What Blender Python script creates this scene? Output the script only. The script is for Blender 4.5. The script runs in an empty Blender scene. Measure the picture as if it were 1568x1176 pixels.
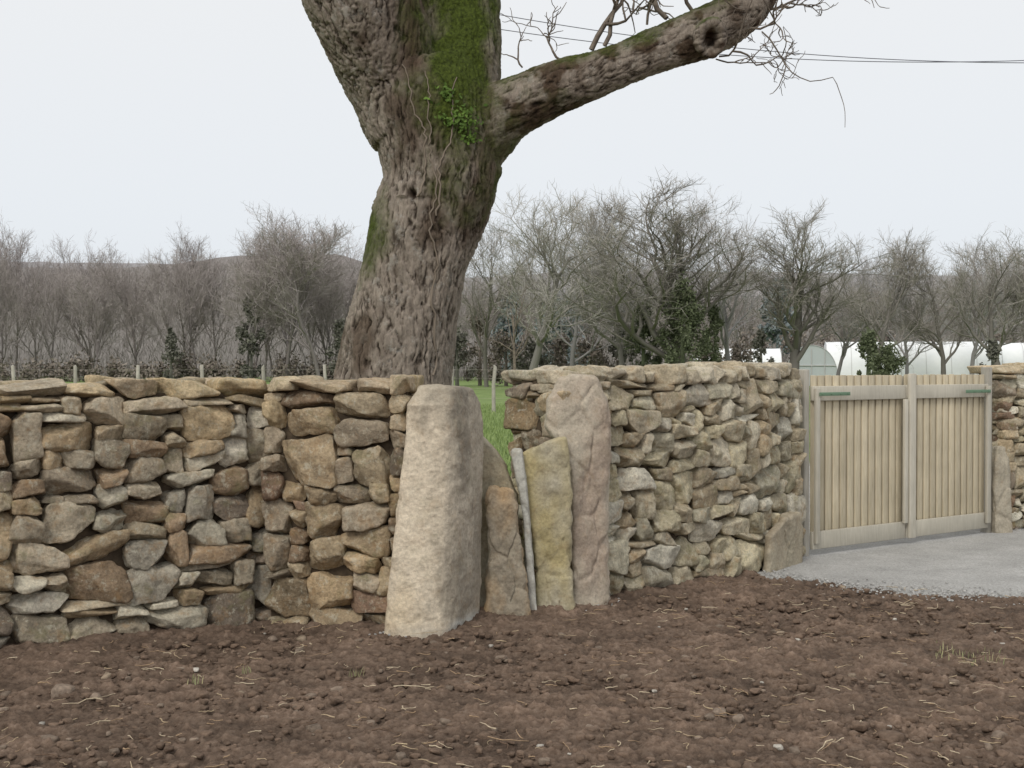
import bpy, bmesh, math, random
import numpy as np
from math import pi
from mathutils import Vector
from mathutils.bvhtree import BVHTree
random.seed(7); rng=np.random.default_rng(11)
F=2000.0; CAMH=1.6
def S(px,py,d):            # image pixel projected out to an estimated distance -> metres
    return np.array([(px-784)*d/F, d, CAMH-(py-562)*d/F])
# ------------------------------------------------------------------ noise
TAB=rng.random(65536)
def hsh(ix,iy,iz,s):
    h=(ix*73856093)^(iy*19349663)^(iz*83492791)^(s*2654435)
    h=(h^(h>>13))*1274126177
    return TAB[(h^(h>>16))&65535]
def vnoise(p,s=0):
    i=np.floor(p).astype(np.int64); f=p-i; f=f*f*(3-2*f)
    x,y,z=i[:,0],i[:,1],i[:,2]; fx,fy,fz=f[:,0],f[:,1],f[:,2]
    r=0
    for a in (0,1):
        wx=fx if a else 1-fx
        for b in (0,1):
            wy=fy if b else 1-fy
            for c in (0,1):
                wz=fz if c else 1-fz
                r=r+wx*wy*wz*hsh(x+a,y+b,z+c,s)
    return r*2-1
def fbm(p,o=4,s=0,g=.5):
    r=0;a=1;t=0
    for k in range(o):
        r=r+a*vnoise(p*(2.03**k)+k*17.3,s+k); t+=a; a*=g
    return r/t
def worley(p,s=0,dim=3):
    i=np.floor(p).astype(np.int64)
    n=len(p); F1=np.full(n,9.);F2=np.full(n,9.);R=np.zeros(n)
    zs=(-1,0,1) if dim==3 else (0,)
    for a in (-1,0,1):
        for b in (-1,0,1):
            for c in zs:
                x=i[:,0]+a;y=i[:,1]+b;z=i[:,2]+c
                q0=x+hsh(x,y,z,s+1)-p[:,0]; q1=y+hsh(x,y,z,s+2)-p[:,1]
                q2=(z+hsh(x,y,z,s+3)-p[:,2]) if dim==3 else 0
                d=np.sqrt(q0*q0+q1*q1+q2*q2)
                m=d<F1
                F2=np.where(m,F1,np.minimum(F2,d)); R=np.where(m,hsh(x,y,z,s+5),R); F1=np.where(m,d,F1)
    return F1,F2,R
# ------------------------------------------------------------------ mesh helpers
def link(o,parent=None):
    bpy.context.scene.collection.objects.link(o)
    if parent: o.parent=parent
    return o
def empty(name,loc=(0,0,0)):
    e=bpy.data.objects.new(name,None); e.empty_display_size=.3; e.location=loc; return link(e)
def mesh_np(name,V,Q,mat,attrs=None,smooth=True,k=4):
    me=bpy.data.meshes.new(name)
    V=np.asarray(V,dtype=np.float32); Q=np.asarray(Q,dtype=np.int32).reshape(-1,k)
    me.vertices.add(len(V)); me.vertices.foreach_set('co',V.ravel())
    me.loops.add(Q.size); me.loops.foreach_set('vertex_index',Q.ravel())
    me.polygons.add(len(Q)); me.polygons.foreach_set('loop_start',np.arange(0,Q.size,k,dtype=np.int32))
    me.polygons.foreach_set('loop_total',np.full(len(Q),k,dtype=np.int32))
    me.polygons.foreach_set('use_smooth',np.full(len(Q),smooth))
    if attrs:
        for n,a in attrs.items():
            a=np.asarray(a,dtype=np.float32)
            if a.shape[1]==3: a=np.hstack([a,np.ones((len(a),1),np.float32)])
            at=me.attributes.new(n,'FLOAT_COLOR','POINT'); at.data.foreach_set('color',a.ravel())
    me.update(calc_edges=True)
    if mat: me.materials.append(mat)
    return me
def obj(name,me,parent=None): return link(bpy.data.objects.new(name,me),parent)
class Acc:
    def __init__(s): s.V=[];s.Q=[];s.C=[];s.n=0
    def add(s,V,Q,c=None):
        s.V.append(V); s.Q.append(Q+s.n); s.n+=len(V)
        if c is not None: s.C.append(np.tile(np.asarray(c,float),(len(V),1)) if np.ndim(c)==1 else c)
    def mesh(s,name,mat,smooth=True,k=4):
        at={'Col':np.vstack(s.C)} if s.C else None
        return mesh_np(name,np.vstack(s.V),np.vstack(s.Q),mat,at,smooth,k)
def tube(P,R,sides=4):
    P=np.asarray(P,float);R=np.asarray(R,float);n=len(P)
    T=np.gradient(P,axis=0); T/=np.linalg.norm(T,axis=1)[:,None]+1e-9
    ref=np.eye(3)[np.argmin(np.abs(T.mean(0)))]
    U=np.cross(T,ref);U/=np.linalg.norm(U,axis=1)[:,None]+1e-9
    W=np.cross(T,U)
    a=np.arange(sides)*2*np.pi/sides
    V=P[:,None]+R[:,None,None]*(np.cos(a)[None,:,None]*U[:,None]+np.sin(a)[None,:,None]*W[:,None])
    V=V.reshape(-1,3)
    i=np.arange(n-1)[:,None]*sides; j=np.arange(sides)[None]; j2=(j+1)%sides
    Q=np.stack([i+j,i+j2,i+sides+j2,i+sides+j],-1).reshape(-1,4)
    return V,Q
def template(c):
    bm=bmesh.new(); bmesh.ops.create_cube(bm,size=2)
    bmesh.ops.subdivide_edges(bm,edges=bm.edges[:],cuts=c,use_grid_fill=True)
    bm.verts.ensure_lookup_table()
    V=np.array([v.co[:] for v in bm.verts]); Q=np.array([[v.index for v in f.verts] for f in bm.faces])
    bm.free(); return V,Q
T_HI=template(13);T_MD=template(7);T_LO=template(2);TB=template(3)
def box(c,size,bev=.004,ax=(1,0,0)):
    ax=np.array(ax,float);ax/=np.linalg.norm(ax); ay=np.array([-ax[1],ax[0],0]); az=np.array([0,0,1.])
    V,Q=TB; h=np.array(size)/2
    out=np.sign(V)*h
    inn=np.sign(V)*np.maximum(h-bev,h*.3)
    W=np.where(np.abs(V)>.99,out,np.where(np.abs(V)>.3,inn,V*h))
    e=(np.abs(V)>.99).sum(1)
    W=np.where((e>=2)[:,None],W-np.sign(W)*np.where(np.abs(V)>.99,bev*.35,0),W)
    return np.array(c)+W[:,:1]*ax+W[:,1:2]*ay+W[:,2:]*az,Q
# ------------------------------------------------------------------ materials
def M(name,rough=.9):
    m=bpy.data.materials.new(name); m.use_nodes=True; nt=m.node_tree; b=nt.nodes['Principled BSDF']
    b.inputs['Roughness'].default_value=rough
    b.inputs['Specular IOR Level'].default_value=.2
    return m,nt,b
def nd(nt,t,**k):
    n=nt.nodes.new(t)
    for a,v in k.items(): setattr(n,a,v)
    return n
def noise(nt,co,scale,detail=4,rough=.6):
    n=nd(nt,'ShaderNodeTexNoise'); n.inputs['Scale'].default_value=scale;n.inputs['Detail'].default_value=detail;n.inputs['Roughness'].default_value=rough
    nt.links.new(co,n.inputs['Vector']); return n.outputs['Fac']
def ramp(nt,f,stops):
    r=nd(nt,'ShaderNodeValToRGB'); e=r.color_ramp.elements
    while len(e)<len(stops): e.new(.5)
    for i,(p,c) in enumerate(stops):
        e[i].position=p; e[i].color=(c,c,c,1) if not isinstance(c,(tuple,list)) else (*c,1)
    nt.links.new(f,r.inputs['Fac']); return r.outputs['Color']
def mix(nt,f,a,b,mode='MIX'):
    n=nd(nt,'ShaderNodeMix',data_type='RGBA',blend_type=mode)
    for i,v in ((0,f),(6,a),(7,b)):
        if isinstance(v,(int,float)): n.inputs[i].default_value=v
        elif isinstance(v,tuple): n.inputs[i].default_value=(*v,1)
        else: nt.links.new(v,n.inputs[i])
    return n.outputs[2]
def bump(nt,b,h,strength=.5,dist=.01,prev=None):
    n=nd(nt,'ShaderNodeBump'); n.inputs['Strength'].default_value=strength;n.inputs['Distance'].default_value=dist
    nt.links.new(h,n.inputs['Height'])
    if prev: nt.links.new(prev,n.inputs['Normal'])
    nt.links.new(n.outputs[0],b.inputs['Normal']); return n.outputs[0]
def objco(nt): return nd(nt,'ShaderNodeTexCoord').outputs['Object']
def mapco(nt,co,sc):
    m=nd(nt,'ShaderNodeMapping'); m.inputs['Scale'].default_value=sc; nt.links.new(co,m.inputs['Vector']); return m.outputs[0]
def attr(nt,n,o='Color'): return nd(nt,'ShaderNodeAttribute',attribute_name=n).outputs[o]
def setc(nt,b,c): nt.links.new(c,b.inputs['Base Color'])
def stone_mat(name,lich=.5,moss=.35,var=1.,stain=.55,grain=1.,bs=.8):
    m,nt,b=M(name,.93); co=objco(nt); c=attr(nt,'Col')
    c=mix(nt,var,c,ramp(nt,noise(nt,co,7,4,.65),[(.28,.60),(.5,1.),(.75,1.35)]),'MULTIPLY')
    c=mix(nt,grain,c,ramp(nt,noise(nt,co,55,3,.7),[(.3,.68),(.5,1.),(.72,1.30)]),'MULTIPLY')
    c=mix(nt,ramp(nt,noise(nt,co,11,4,.7),[(.53,0.),(.68,stain)]),c,(.34,.21,.10))
    c=mix(nt,ramp(nt,noise(nt,mapco(nt,co,(1.3,1.1,1)),15,5,.78),[(.54,0.),(.62,lich)]),c,(.60,.57,.46))
    c=mix(nt,ramp(nt,noise(nt,mapco(nt,co,(.8,1.3,1.2)),5,5,.75),[(.54,0.),(.67,moss)]),c,(.20,.19,.09))
    setc(nt,b,c)
    bump(nt,b,noise(nt,co,40,5,.78),bs,.024)
    return m
MS=stone_mat('wall_stone',.5,.5,1.,.5,1.,.85); MG=stone_mat('granite',.16,.14,.5,.2,.7,.5)
m,nt,b=M('earth_core'); setc(nt,b,ramp(nt,noise(nt,objco(nt),20),[(.3,(.035,.026,.018)),(.7,(.10,.075,.05))])); MCORE=m
def wood_mat(name,a,bb):
    m,nt,b=M(name,.7); co=objco(nt)
    n=noise(nt,mapco(nt,co,(30,30,2.2)),3,4,.6)
    c=ramp(nt,n,[(.3,a),(.7,bb)])
    r=nd(nt,'ShaderNodeNewGeometry').outputs['Random Per Island']
    c=mix(nt,1.,c,ramp(nt,r,[(0,.84),(1,1.06)]),'MULTIPLY')
    c=mix(nt,1.,c,ramp(nt,noise(nt,co,2.5,3),[(.3,.86),(.7,1.06)]),'MULTIPLY')
    setc(nt,b,c); bump(nt,b,n,.3,.003); return m
MW=wood_mat('new_softwood',(.50,.43,.30),(.65,.575,.43)); MWR=wood_mat('pale_rail_wood',(.49,.455,.375),(.61,.575,.49))
MWB=wood_mat('shaded_board_wood',(.42,.365,.265),(.54,.48,.365))  # back boards: shade put in as a darker copy of the softwood
MPOST=wood_mat('weathered_post',(.34,.315,.265),(.48,.455,.40))
# ------------------------------------------------------------------ stones
def desat(P,k=.30,g=.92):
    out=[]
    for c in P:
        l=.3*c[0]+.6*c[1]+.1*c[2]; out.append(tuple((l*k+v*(1-k))*g for v in c))
    return out
PAL_L=desat([(.40,.34,.25),(.35,.295,.21),(.44,.37,.27),(.29,.24,.175),(.48,.40,.28),(.33,.24,.155),(.42,.32,.20),(.54,.49,.38),(.35,.315,.25),(.58,.53,.43),(.26,.21,.16)],.05,1.06)
PAL_M=desat([(.46,.34,.20),(.38,.29,.18),(.29,.205,.13),(.50,.40,.26),(.38,.31,.22),(.28,.225,.165),(.55,.43,.27),(.30,.20,.135)],.08,1.03)
PAL_R=desat([(.54,.48,.36),(.47,.41,.29),(.42,.355,.245),(.58,.53,.42),(.43,.345,.225),(.49,.43,.29),(.38,.315,.215),(.63,.59,.48),(.46,.42,.31)],.08,1.08)
PAL_T=desat([(.60,.47,.28),(.50,.41,.27),(.56,.45,.3),(.44,.35,.24)],.06,1.04)
def stone_shape(tp,w,h,t,r,detail=True):
    V,Q=tp; n=r.uniform(4,11)
    q=V/((np.abs(V)**n).sum(1)**(1/n))[:,None]
    for k in range(r.integers(4,8)):
        nn=r.normal(size=3); nn[1]-=.8*r.random(); nn/=np.linalg.norm(nn)
        c=r.uniform(.72,1.05); e=np.maximum(0,q@nn-c); q=q-nn*e[:,None]*.95
    q=q/np.maximum(np.abs(q).max(0),1e-6)
    q[:,0]*=1+q[:,2]*r.uniform(-.16,.16); q[:,2]*=1+q[:,0]*r.uniform(-.20,.20)
    q[:,0]+=q[:,2]*r.uniform(-.14,.14)
    d=q/(np.linalg.norm(q,axis=1)[:,None]+1e-6)
    p=q*np.array([w/2,t/2,h/2]); s=min(w,h)
    off=r.uniform(0,90,3)
    dd=fbm(p*(9 if s>.05 else .5/s)+off,3 if detail else 2,3)*s*.13
    if detail: dd=dd+fbm(p*38+off,2,5)*min(.010,s*.08)
    return p+d*dd[:,None],Q
def pack(nu,nv,r,big=1.,flat=.85):
    g=np.zeros((nu,nv),bool); out=[]
    ws=[2,3,3,4,4,4,5,5,6,6]; hs=[1,2,2,2,3,3,3,3,4,4]
    for j in range(nv):
        for i in range(nu):
            if g[i,j]: continue
            w=r.choice(ws); h=r.choice(hs)
            if h>w*.8 and r.random()<flat: h=max(1,int(round(w*.7)))
            if r.random()<.06*big: w,h=6,5
            w=min(w,nu-i);h=min(h,nv-j)
            for a in range(w):
                if g[i+a,j]: w=a;break
            if i+w<nu and not g[i+w,j] and (i+w+1>=nu or g[i+w+1,j]) : w+=1
            while h>1 and g[i:i+w,j:j+h].any(): h-=1
            if w<=2 and h>2 and r.random()<flat: h=2
            g[i:i+w,j:j+h]=True; out.append([i,j,w,h])
    d={(o[0],o[1],o[2]):o for o in out}; res=[];dead=set()
    for o in out:
        if id(o) in dead: continue
        if o[3]==1:
            k=(o[0],o[1]+1,o[2])
            if k in d and id(d[k]) not in dead and d[k][3]<=3: o[3]+=d[k][3]; dead.add(id(d[k]))
        res.append(o)
    return [o for o in res if id(o) not in dead]
class Path:
    def __init__(s,pts):
        s.p=np.array(pts,float); d=np.linalg.norm(np.diff(s.p,axis=0),axis=1); s.s=np.concatenate([[0],np.cumsum(d)]); s.L=s.s[-1]
    def at(s,u):
        u=min(max(u,0),s.L); g=lambda a:np.array([np.interp(a,s.s,s.p[:,0]),np.interp(a,s.s,s.p[:,1])])
        a,b=g(max(u-.12,0)),g(min(u+.12,s.L)); t=(b-a)/np.linalg.norm(b-a)
        return g(u),t,np.array([-t[1],t[0]])
def dry_wall(name,path,H,th,pal,seed,topfn=lambda u:0.,du=.052,dv=.044,endL=False,endR=False,batter=.05,cap_h=.085,capw=(.16,.42),ztop_pal=PAL_T,tight=1.,flat=.85,shade=1.):
    r=np.random.default_rng(seed); A=Acc()
    def place(p,Q,u,v,dep,col,rot,face):
        c,s=math.cos(rot),math.sin(rot)
        x=p[:,0]*c-p[:,2]*s; z=p[:,0]*s+p[:,2]*c
        P,t,n=path.at(u)
        zz=z+v; uu=x+u
        w=.034*fbm(np.stack([uu*2.2,zz*3.1,np.full(len(x),seed*3.7)],1),2,9)
        zz=zz+w
        y=(p[:,1] if face else -p[:,1])+dep
        y=y+(batter*(zz/H) if face else -batter*(zz/H))
        W=np.stack([P[0]+t[0]*x+n[0]*y,P[1]+t[1]*x+n[1]*y,zz],1)
        A.add(W,Q if face else Q[:,::-1],col)
    def pick(v,pl=None):
        pl=pl or pal; c=np.array(pl[r.integers(len(pl))])*r.uniform(.72,1.2)*shade
        k=max(0,(v-(H-.45))/.45)
        if r.random()<k*.7: c=.35*c+.65*np.array(ztop_pal[r.integers(len(ztop_pal))])
        if v<.12: c=c*.85
        return c
    L=path.L; nu=int(round(L/du)); duu=L/nu; Hb=H-cap_h; nv=int(round(Hb/dv)); dvv=Hb/nv
    for face in (1,0):
        for (i,j,w,h) in pack(nu,nv,r,1.,flat):
            ww,hh=w*duu,h*dvv; u=(i+w/2)*duu; v=(j+h/2)*dvv
            t=r.uniform(.16,.24)
            tp=T_HI if (face and min(w,h)>1) else (T_MD if face else T_LO)
            p,Q=stone_shape(tp,(ww*1.035+.004)*tight,(hh*1.045+.004)*tight,t,r,face)
            dep=t/2+r.uniform(-.026,.020) if face else th-t/2+r.uniform(-.02,.02)
            if face and min(w,h)<=1: dep+=.014
            place(p,Q,u,v+topfn(u)*(v/H),dep,pick(v),r.normal(0,.06),face)
    u=0
    while u<L-.05:
        w=min(r.uniform(*capw),L-u)
        if L-u-w<.10: w=L-u
        h=cap_h*r.uniform(.9,1.45); d=0
        while d<th-.05:
            t=min(r.uniform(.22,.36),th-d+.02)
            p,Q=stone_shape(T_HI if d==0 else T_MD,w*1.03,h,t*1.06,r,d==0)
            place(p,Q,u+w/2,H-cap_h/2+topfn(u+w/2)+(h-cap_h)/2,d+t/2+r.uniform(-.015,.01),pick(H,ztop_pal+pal[:2]),r.normal(0,.035),1)
            d+=t
        u+=w
    for flag,ue,sg in ((endL,0,-1),(endR,L,1)):
        if not flag: continue
        P,t,n=path.at(ue); n2=int(th/.055)
        for (i,j,w,h) in pack(n2,nv,r,3):
            ww,hh=w*th/n2,h*dvv
            p,Q=stone_shape(T_HI,ww*1.03,hh*1.04,.2,r)
            y=(i+w/2)*th/n2; v=(j+h/2)*dvv+topfn(ue)*((j+h/2)*dvv/H)
            q=p[:,0]+y; d=(-.08+r.uniform(-.02,.02))*sg-p[:,1]*sg
            W=np.stack([P[0]+n[0]*q+t[0]*d,P[1]+n[1]*q+t[1]*d,p[:,2]+v],1)
            cc=np.array((PAL_M if sg<0 else pal)[r.integers(len(PAL_M))])*r.uniform(.65,1.0)
            A.add(W,Q,cc)
    root=obj(name,A.mesh(name+'_stones',MS))
    us=np.linspace(.02,L-.02,14); V=[]
    for u in us:
        P,t,n=path.at(u)
        for (dd,z) in ((.10,-.1),(.10+batter,H-.06),(th-.085-batter,H-.06),(th-.085,-.1)):
            q=P+n*dd; V.append((q[0],q[1],z+topfn(u)*(z/H)))
    Q=[]
    for i in range(13):
        for k in range(4): Q.append((4*i+k,4*i+(k+1)%4,4*i+4+(k+1)%4,4*i+4+k))
    Q+= [(0,1,2,3),(55,54,53,52)]
    obj('hearting',mesh_np('hearting',V,Q,MCORE,smooth=False),root)
    return root
nz=lambda s,a:(lambda u:a*float(fbm(np.array([[u*1.7,s*3.1,0.]]),2,s)[0]))
dry_wall('dry_stone_wall',Path([(-5.6,5.2),(-4.2,6.25),(-2.83,7.22),(-1.36,8.29)]),1.50,.55,PAL_L,71,nz(1,.03),du=.060,dv=.050,flat=.7)
dry_wall('dry_stone_wall',Path([(-1.555,8.075),(-1.15,7.97),(-.64,7.90)]),1.52,.5,PAL_M,53,nz(2,.02),du=.060,dv=.056,tight=.97,batter=.02,flat=.75,shade=.95)
dry_wall('dry_stone_wall',Path([(.335,8.67),(1.24,9.42),(1.85,10.05),(2.46,10.93)]),1.585,.58,PAL_R,61,nz(3,.03),du=.058,dv=.052,endL=True,endR=True,cap_h=.10,capw=(.10,.27),ztop_pal=desat([(.52,.44,.31),(.45,.38,.26),(.55,.49,.38)],.1,1.),flat=.9)
dry_wall('dry_stone_wall',Path([(4.78,12.72),(6.2,13.1),(8.2,13.7)]),1.60,.55,PAL_R,12,nz(4,.02),endL=True,ztop_pal=PAL_T)
# ------------------------------------------------------------------ standing stones
def standing(name,levels,col,seed,M_=110,NZ=110,slope=(0,0),mat=None,amp=1.,parent=None,colfn=None,strata=.012):
    zs=[l[0] for l in levels]; C=np.array([l[1] for l in levels],float)
    H=zs[-1]; out=[]
    zz=np.linspace(zs[0],H,NZ); k=C.shape[1]
    def ring(z):
        P=np.stack([[np.interp(z,zs,C[:,i,a]) for a in (0,1)] for i in range(k)])
        for _ in range(3):
            q=.14 if _==0 else .25
            A=P*(1-q)+np.roll(P,-1,0)*q; B=P*q+np.roll(P,-1,0)*(1-q); P=np.stack([A,B],1).reshape(-1,2)
        P=np.vstack([P,P[:1]]); d=np.concatenate([[0],np.cumsum(np.linalg.norm(np.diff(P,axis=0),axis=1))])
        s=np.linspace(0,d[-1],M_,endpoint=False); return np.stack([np.interp(s,d,P[:,0]),np.interp(s,d,P[:,1])],1)
    for z in zz: out.append(np.hstack([ring(z),np.full((M_,1),z)]))
    R=out[-1]; c=R.mean(0)
    for f,dz in ((.985,.008),(.95,.018),(.85,.028),(.65,.034),(.4,.037),(.15,.038),(.01,.038)):
        Q=c+(R-c)*f; Q[:,2]=R[:,2]+dz; out.append(Q)
    V=np.vstack(out); n=len(out)
    cx=C[:,:,0].mean();cy=C[:,:,1].mean()
    V[:,2]*=1+slope[0]*(V[:,0]-cx)+slope[1]*(V[:,1]-cy)
    i=np.arange(n-1)[:,None]*M_; j=np.arange(M_)[None]; j2=(j+1)%M_
    Q=np.stack([i+j,i+j2,i+M_+j2,i+M_+j],-1).reshape(-1,4)
    cen=np.array([cx,cy,0]); D=V-cen; D[:,2]=np.maximum(0,V[:,2]-H+.05)*2; D/=np.linalg.norm(D,axis=1)[:,None]+1e-6
    o=seed*7.7
    dd=.028*fbm(V*np.array([3,3,2.])+o,3,1)+.012*fbm(V*14+o,4,2)+.003*fbm(V*60+o,2,3)
    r1,r2,_=worley(V*np.array([5,5,3])+o,4); dd-=strata*np.clip(1-(r2-r1)*9,0,1)*(fbm(V*2+o,2,6)>.05)
    V=V+D*dd[:,None]*amp
    cc=np.tile(np.array(col,float),(len(V),1))
    if colfn: cc=colfn(V,cc)
    return obj(name,mesh_np(name,V,Q,mat or MG,{'Col':cc}),parent)
def pil_col(V,c):
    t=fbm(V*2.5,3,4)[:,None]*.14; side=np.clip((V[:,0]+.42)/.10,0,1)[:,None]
    c=c*(1+t)*(1-side*np.array([.34,.33,.31])); top=np.clip((V[:,2]-1.30+.07*fbm(V*8,3,2))/.14,0,1)[:,None]  # right face darkened: its shade is painted into the stone colour
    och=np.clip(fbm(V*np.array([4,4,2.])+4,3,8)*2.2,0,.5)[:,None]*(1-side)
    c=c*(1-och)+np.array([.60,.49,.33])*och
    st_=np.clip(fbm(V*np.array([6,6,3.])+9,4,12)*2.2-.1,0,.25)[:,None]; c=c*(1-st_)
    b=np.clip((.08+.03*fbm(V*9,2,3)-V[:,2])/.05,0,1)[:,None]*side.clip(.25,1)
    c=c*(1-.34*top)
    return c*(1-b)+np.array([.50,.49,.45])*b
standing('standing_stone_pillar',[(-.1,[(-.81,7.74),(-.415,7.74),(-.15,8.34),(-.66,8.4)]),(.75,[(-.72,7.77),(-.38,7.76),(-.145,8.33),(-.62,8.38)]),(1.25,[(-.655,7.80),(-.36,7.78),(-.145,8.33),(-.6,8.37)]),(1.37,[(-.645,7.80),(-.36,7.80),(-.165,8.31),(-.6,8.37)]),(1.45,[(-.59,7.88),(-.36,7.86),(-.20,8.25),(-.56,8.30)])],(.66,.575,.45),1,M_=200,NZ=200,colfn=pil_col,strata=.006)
st=empty('stone_stile')
def grad(a,b,h):
    def f(V,c):
        k=np.clip(fbm(V*np.array([4,4,2.2])+h,3,2)*1.8+.5,0,1)[:,None]; return np.array(a)*(1-k)+np.array(b)*k
    return f
standing('grey_step_stone',[(-.1,[(-.22,8.42),(.06,8.42),(.06,8.6),(-.22,8.6)]),(.90,[(-.25,8.42),(.03,8.42),(.03,8.6),(-.25,8.6)]),(1.02,[(-.25,8.44),(-.03,8.44),(-.03,8.58),(-.25,8.58)])],(.42,.38,.29),2,slope=(-1.05,0),parent=st,colfn=grad((.46,.42,.33),(.34,.29,.2),5))
standing('brown_slab',[(-.1,[(-.165,8.24),(.125,8.26),(.125,8.37),(-.165,8.38)]),(.5,[(-.165,8.25),(.075,8.27),(.075,8.37),(-.165,8.38)]),(.74,[(-.165,8.27),(.05,8.28),(.05,8.37),(-.165,8.38)]),(.80,[(-.15,8.29),(.02,8.29),(.02,8.36),(-.15,8.37)])],(.34,.25,.15),3,slope=(-.15,0),parent=st,colfn=grad((.42,.28,.15),(.30,.26,.20),3),amp=1.5)
standing('lit_edge_strip',[(-.1,[(.12,8.37),(.18,8.37),(.18,8.5),(.12,8.5)]),(.6,[(.068,8.38),(.122,8.38),(.13,8.5),(.07,8.5)]),(.85,[(.03,8.39),(.092,8.39),(.10,8.5),(.03,8.5)]),(1.03,[(-.003,8.40),(.068,8.40),(.075,8.5),(-.003,8.5)])],(.48,.475,.43),4,M_=70,amp=.6,parent=st)  # thin pale slab added in place of a stone's lit edge
standing('ochre_slab',[(-.1,[(.16,8.46),(.42,8.48),(.42,8.62),(.16,8.6)]),(.6,[(.115,8.47),(.385,8.49),(.385,8.62),(.115,8.6)]),(1.03,[(.055,8.48),(.365,8.5),(.365,8.62),(.055,8.6)]),(1.07,[(.06,8.49),(.362,8.51),(.36,8.61),(.07,8.58)])],(.48,.40,.24),5,slope=(.38,0),parent=st,colfn=grad((.43,.365,.20),(.41,.375,.29),6),amp=1.3)
standing('tall_slab',[(-.1,[(.40,8.60),(.655,8.76),(.655,8.98),(.40,8.86)]),(.9,[(.385,8.60),(.66,8.76),(.66,8.98),(.38,8.86)]),(1.1,[(.32,8.60),(.665,8.76),(.665,8.98),(.3,8.86)]),(1.20,[(.23,8.62),(.67,8.76),(.665,8.98),(.24,8.86)]),(1.38,[(.24,8.64),(.655,8.78),(.64,8.96),(.25,8.84)]),(1.50,[(.32,8.70),(.585,8.78),(.575,8.92),(.32,8.84)])],(.46,.40,.31),6,parent=st,colfn=grad((.50,.45,.36),(.42,.34,.27),9),amp=1.3)
standing('upright_jamb_stone',[(-.1,[(1.98,10.10),(2.40,10.70),(2.34,10.8),(1.92,10.2)]),(.28,[(2.02,10.13),(2.40,10.68),(2.34,10.8),(1.96,10.22)]),(.38,[(2.16,10.30),(2.37,10.66),(2.30,10.76),(2.10,10.38)])],(.38,.345,.27),7,M_=70,NZ=50,amp=1.6,colfn=grad((.40,.355,.27),(.32,.27,.2),4))
standing('upright_jamb_stone',[(-.1,[(4.66,12.58),(4.86,12.62),(4.86,12.8),(4.66,12.8)]),(.7,[(4.66,12.60),(4.84,12.62),(4.84,12.8),(4.66,12.8)]),(.8,[(4.68,12.62),(4.80,12.64),(4.80,12.8),(4.68,12.8)])],(.38,.34,.27),8,M_=70,NZ=60,amp=1.3)
# ------------------------------------------------------------------ gate
gate=empty('wooden_gate')
G0=np.array([2.51,11.08]);G1=np.array([4.58,12.62]);gt=(G1-G0);GL=np.linalg.norm(gt);gt/=GL;gn=np.array([-gt[1],gt[0]])
def gbox(A,u,z,dep,w,h,t,bev=.005):
    c=G0+gt*u+gn*dep
    V,Q=box((c[0],c[1],z),(w,t,h),bev,(gt[0],gt[1],0)); A.add(V,Q)
for k,(a,bb) in enumerate(((.02,GL/2-.008),(GL/2+.008,GL-.02))):
    leaf='left' if k==0 else 'right'
    A=Acc();B=Acc(); n=13; wl=bb-a; sp=wl/n
    for i in range(n):
        gbox(A,a+(i+.5)*sp,.80,0,sp*.74,1.46+random.uniform(-.006,.006),.012,.003)
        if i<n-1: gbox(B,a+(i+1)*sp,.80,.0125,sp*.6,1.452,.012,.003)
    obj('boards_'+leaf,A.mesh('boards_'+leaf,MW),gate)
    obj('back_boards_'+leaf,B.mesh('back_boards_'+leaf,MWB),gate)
    R=Acc()
    gbox(R,(a+bb)/2,1.375,-.025,wl,.125,.035); gbox(R,(a+bb)/2,.125,-.025,wl,.15,.035)
    obj('rails_'+leaf,R.mesh('rails_'+leaf,MWR),gate)
    R=Acc()
    if k==1:
        gbox(R,a+.045,.795,-.062,.09,1.49,.035); gbox(R,bb-.03,.76,-.061,.06,1.32,.03); gbox(R,a,.8,.04,.09,1.44,.03)
    else:
        gbox(R,bb-.03,.75,-.061,.05,1.12,.03); gbox(R,a+.03,.76,-.061,.05,1.32,.03)
    obj('stile_'+leaf,R.mesh('stile_'+leaf,MWR),gate)
m,nt,b=M('green_hinge_metal',.5); b.inputs['Base Color'].default_value=(.15,.24,.16,1); b.inputs['Metallic'].default_value=.1
H_=Acc()
gbox(H_,.25,1.37,-.085,.40,.030,.006,.002); gbox(H_,GL-.25,1.37,-.085,.40,.030,.006,.002)
for u in (.08,.2,.32,.42): gbox(H_,u,1.37,-.090,.014,.014,.006,.002); gbox(H_,GL-u,1.37,-.090,.014,.014,.006,.002)
obj('strap_hinges',H_.mesh('strap_hinges',m),gate)
P_=Acc()
for u,h in ((-.035,1.58),(GL+.04,1.60)): gbox(P_,u,h/2-.05,.02,.07,h+.1,.09,.012)
obj('gate_posts',P_.mesh('gate_posts',MPOST),gate)
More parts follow.
